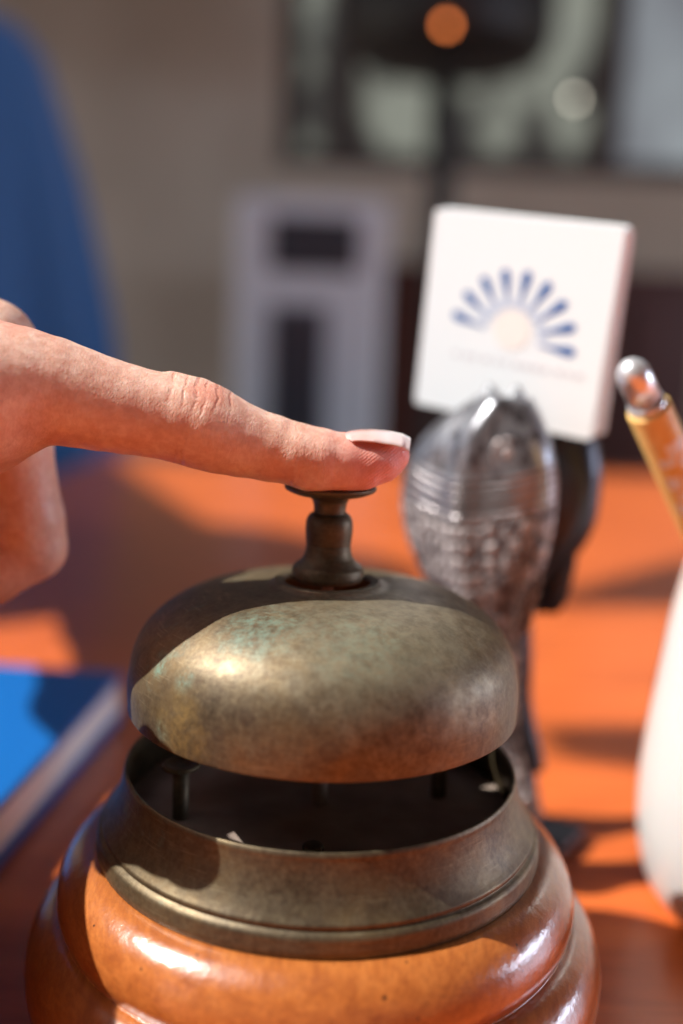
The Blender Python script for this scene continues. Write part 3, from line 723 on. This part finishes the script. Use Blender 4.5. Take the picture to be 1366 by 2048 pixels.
# ------------------------------------------------------------------ white vase-like pot with the bamboo pen
M_cer = Mat('white_ceramic', (.62, .61, .59), .3, Coat_Weight=.4, Coat_Roughness=.1, Subsurface_Weight=.15, Subsurface_Scale=.004)
PX, PY = 127, 51
potp = smooth_prof([(r_, z_*1.02) for r_, z_ in [(2, .2), (24, .2), (29, 3), (33, 10), (35.6, 22), (36.2, 36), (35.4, 50), (34.0, 64), (32.4, 77), (30.8, 87), (29.4, 94), (28.6, 98), (27.8, 99), (26.8, 97.5), (26.6, 92), (27, 80), (28.5, 60), (28, 30), (20, 6), (1, 5)]], 5)
pot = lathe('pen_pot', potp, M_cer, None, 110, center=(0, 0)); pot.location = (PX*MM, PY*MM, 0)
tag(pot, 'bulging white ceramic pot at the right edge holding the bamboo pen', 'pot')
a_ = at(1262, 738, .238); b_ = at(1397, 1040, .264); ax = (b_-a_).normalized(); 
# continue the pen down into the pot
L = .150
pen = empty('pen', a_+ax*L); tag(pen, 'bamboo pen with a rounded silver cap leaning out of the white pot', 'pen')
def ptube(name, ss, rr, mat, n=40):
    o = tube(name, [a_+ax*s*MM for s in ss], [r*MM for r in rr], mat, None, n)
    o.data.transform(Matrix.Translation(-pen.location)); o.parent = pen; return o
M_chrome = Mat('chrome', (.85, .86, .88), .30, .7)
M_bamboo = Mat('bamboo', rough=.5, Coat_Weight=.1)
M_bamboo.set(Base_Color=M_bamboo.ramp(M_bamboo.noise(M_bamboo.co((60, 60, 8), rot=(0, R(-20), 0)), 8, 4), [(.3, (.88, .52, .15)), (.7, (.95, .64, .23))]))
ss = [-2.4, -2.2, -1.6, -.6, .8, 2.4, 9.4, 9.5, 9.9, 10.0, 12.0, 12.1]; rr = [.15, 1.2, 2.4, 3.3, 3.9, 4.1, 4.1, 3.2, 3.2, 4.5, 4.7, 4.0]
ptube('metal_cap', ss, rr, M_chrome)
ptube('barrel', [12.0, 12.1, 12.6, 100, 128], [4.3, 5.2, 5.4, 5.4, 4.6], M_bamboo)
ptube('nib', [128, 132, 146], [4.2, 3.2, .5], M_chrome)
# white printed marks on the barrel: small raised-ink glyph strokes facing the camera
M_wink = Mat('white_ink', (.85, .84, .80), .6)
e1 = (cam_loc-a_); e1 = (e1-ax*e1.dot(ax)).normalized(); e2 = ax.cross(e1)
gv, gf = [], []
for s0, s1, t0, t1 in ((21, 25, -4, 50), (25, 27.5, -34, 10), (26, 30, 16, 56), (31, 35, -36, 0), (31.5, 34.5, 8, 54), (36.5, 39, -20, 40), (40, 44, -40, -8), (41, 45, 2, 50), (47, 50, -24, 36), (52, 55, -36, 20)):
    for i in range(8):
        b0 = len(gv)
        for s in (s0, s1):
            for tt in (t0+(t1-t0)*i/8, t0+(t1-t0)*(i+1)/8):
                gv.append(a_+ax*s*MM+(e1*math.cos(R(tt))-e2*math.sin(R(tt)))*5.44*MM-pen.location)
        gf.append((b0, b0+1, b0+3, b0+2))
link_mesh('printed_mark', gv, gf, M_wink, pen, True)

# ------------------------------------------------------------------ blue book at the left
M_blue = Mat('blue_book_cover', (.002, .115, .40), .42, Coat_Weight=.2, Coat_Roughness=.3)
M_blue.set(Normal=M_blue.bump(M_blue.noise(M_blue.co(), 1200, 3), .1, .0002))
M_pages = Mat('page_edges', rough=.8)
M_pages.set(Base_Color=M_pages.ramp(M_pages.noise(M_pages.co((2, 2, 900)), 3, 2), [(.3, (.70, .67, .66)), (.7, (.84, .82, .81))]))
bk = empty('book', (-.161, .1225, 0), (0, 0, R(-5)))
tag(bk, 'thick blue hardcover book lying on the desk at the left', 'book')
box('back_cover', (.146, .132, .004), M_blue, bk, (0, 0, .0022), (0, 0, 0), .0008)
box('page_block', (.1435, .128, .0128), M_pages, bk, (0, 0, .0107), (0, 0, 0), 0)
box('front_cover', (.146, .132, .0032), M_blue, bk, (0, 0, .0188), (0, 0, 0), .0008)

# ------------------------------------------------------------------ things far behind
# air cooler
M_wp = Mat('grey_white_plastic', (.84, .85, .86), .45); M_bp = Mat('dark_plastic', (.05, .05, .06), .4); M_gr = Mat('grille_grey', (.20, .20, .23), .5)
dc = 2.2; c0 = at(612, 620, dc); wcool = .335
cool = empty('air_cooler', (c0.x, c0.y+.14, FL), (0, 0, R(3)))
tag(cool, 'tall pale grey air cooler with dark control panel behind the finger', 'air cooler')
ht = at(612, 398, dc).z-FL
bx = box('housing', (wcool, .28, ht-.05), M_wp, cool, (0, 0, (ht+.05)/2), (0, 0, 0), .02, 4)
def zc(py): return at(612, py, dc).z-FL
pn = box('control_panel', (.195, .02, zc(435)-zc(545)), M_bp, cool, (.008, -.14, (zc(440)+zc(540))/2), (0, 0, 0), .009, 3)
g0, g1 = zc(610), zc(900)
gr = box('grille', (.125, .012, g0-g1), M_gr, cool, (-.022, -.138, (g0+g1)/2), (0, 0, 0), .004)
for k in range(5): box('louvre', (.008, .014, g0-g1-.02), M_bp, cool, (-.022+(-2+k)*.024, -.146, (g0+g1)/2))
tr = box('water_tank', (.30, .02, .22), M_wp, cool, (0, -.142, .25), (0, 0, 0), .006)
for sx in (-1, 1):
    for sy_ in (-1, 1): box('foot', (.04, .04, .05), M_bp, cool, (sx*.12, sy_*.1, .025), (0, 0, 0), .006)
# floor lamp with dark dome shade in front of the window
dl = 2.5; lp = at(895, 120, dl)
lamp = empty('floor_lamp', (lp.x, lp.y, FL)); tag(lamp, 'dark floor lamp with a wide domed shade and dim orange bulb, before the window', 'floor lamp')
zl = lambda py: (at(895, py, dl).z-FL)*1000
lampm = Mat('black_iron', (.02, .018, .017), .5)
shr = 262
sh = lathe('lamp_shade', smooth_prof([(20, zl(-190)), (120, zl(-170)), (210, zl(-90)), (255, zl(10)), (shr, zl(70)), (235, zl(118)), (150, zl(138)), (16, zl(142))], 5), lampm, lamp, 64)
lathe('pole', smooth_prof([(22, 20), (22, 300), (44, 420), (30, 560), (26, 800), (40, zl(300)), (44, zl(230)), (30, zl(170)), (30, zl(142))], 5), lampm, lamp, 24)
lathe('lamp_foot', smooth_prof([(2, 28), (60, 26), (150, 12), (160, 0), (2, 0)], 3), lampm, lamp, 40)
M_bulb = Mat('warm_bulb', (.6, .25, .1), .3); M_bulb.b.inputs['Emission Color'].default_value = (1, .25, .06, 1); M_bulb.b.inputs['Emission Strength'].default_value = 4.5
pb = at(893, 50, dl-.255)
bulb = lathe('indicator_bulb', smooth_prof([(.1, 9), (6, 7.5), (9, 3), (9, -3), (6, -7.5), (.1, -9)], 4), M_bulb, None, 24); bulb.parent = lamp; bulb.location = Vector((pb.x, pb.y, pb.z))-lamp.location
# small glass ball glint hanging at the window
M_ball = Mat('glowing_glass_ball', (.8, .8, .7), .1); M_ball.b.inputs['Emission Color'].default_value = (1, .93, .75, 1); M_ball.b.inputs['Emission Strength'].default_value = 2.6
pl_ = at(1150, 198, 3.0)
ball = lathe('fairy_light', smooth_prof([(.1, 10), (7, 8), (10, 2), (10, -3), (7, -8), (.1, -10)], 4), M_ball, None, 24); ball.location = pl_
wire = lathe('wire', [(1.2, 9), (1.2, (1.75-pl_.z)*1000)], lampm, ball, 8)
tag(ball, 'small warm fairy light hanging before the right part of the window', 'fairy light')
# sideboard under the window
M_side = Mat('red_brown_sideboard', rough=.4)
M_side.set(Base_Color=M_side.ramp(M_side.noise(M_side.co((2, 2, 20)), 3, 4), [(.3, (.07, .018, .014)), (.7, (.12, .03, .02))]))
s0 = at(775, 525, 2.7); s1 = at(1420, 540, 2.7)
sb = empty('sideboard', ((s0.x+s1.x)/2, s0.y+.2, FL)); tag(sb, 'dark red-brown wooden sideboard below the window', 'sideboard')
sw = s1.x-s0.x; shh = s0.z-FL
box('carcass', (sw, .40, shh-.10), M_side, sb, (0, 0, (shh-.10)/2+.07), (0, 0, 0), .004)
box('top', (sw+.04, .44, .029), M_side, sb, (0, 0, shh-.0145), (0, 0, 0), .004)
for k in range(4):
    d_ = box('door', (sw/4-.03, .02, shh-.2), M_side, sb, (-sw/2+sw/8+k*sw/4, -.2105, (shh-.1)/2+.06), (0, 0, 0), .005)
    box('knob', (.02, .02, .02), M_stem, d_, (sw/8-.05, -.02, .05), (0, 0, 0), .006)
for sx in (-1, 1): 
    for sy_ in (-1, 1): box('leg', (.05, .05, .0695), M_side, sb, (sx*(sw/2-.06), sy_*.15, .035))

# blue fabric draped on a stand, far left behind the desk
M_drape = Mat('blue_drape_fabric', (.045, .17, .42), .9, Sheen_Weight=.2)
dq = 1.5; dr = empty('fabric_drape', (at(-120, 300, dq).x, at(-120, 300, dq).y, FL))
tag(dr, 'long blue fabric hanging in folds at the left edge behind the hand', 'drape')
prof = [(22, 6), (28, 40), (36, 95), (60, 165), (110, 205), (200, 232), (350, 272), (500, 298), (650, 322), (900, 345), (1450, 360)]
rings = []
for i in range(60):
    py = 22+(1450-22)*(i/59)**1.6
    r_ = np.interp(py, [q[0] for q in prof], [q[1] for q in prof])/FPX*dq; z = max(at(-120, py, dq).z, FL+.1)-FL
    f_ = min(1, max(0, (py-90)/500))
    rings.append([Vector((r_*(1+.075*f_*math.sin(9*t+1.6*math.sin(2*t)+i*.02))*math.cos(t), .75*r_*(1+.075*f_*math.sin(9*t+1.6*math.sin(2*t)+i*.02))*math.sin(t), z)) for t in [2*math.pi*k/150 for k in range(150)]])
loft('fabric', rings, M_drape, dr)
lathe('pole', [(15, 30), (15, (rings[0][0].z)*1000+6)], lampm, dr, 16)
lathe('stand_foot', smooth_prof([(2, 45), (60, 42), (190, 25), (200, 0), (2, 0)], 3), lampm, dr, 40)
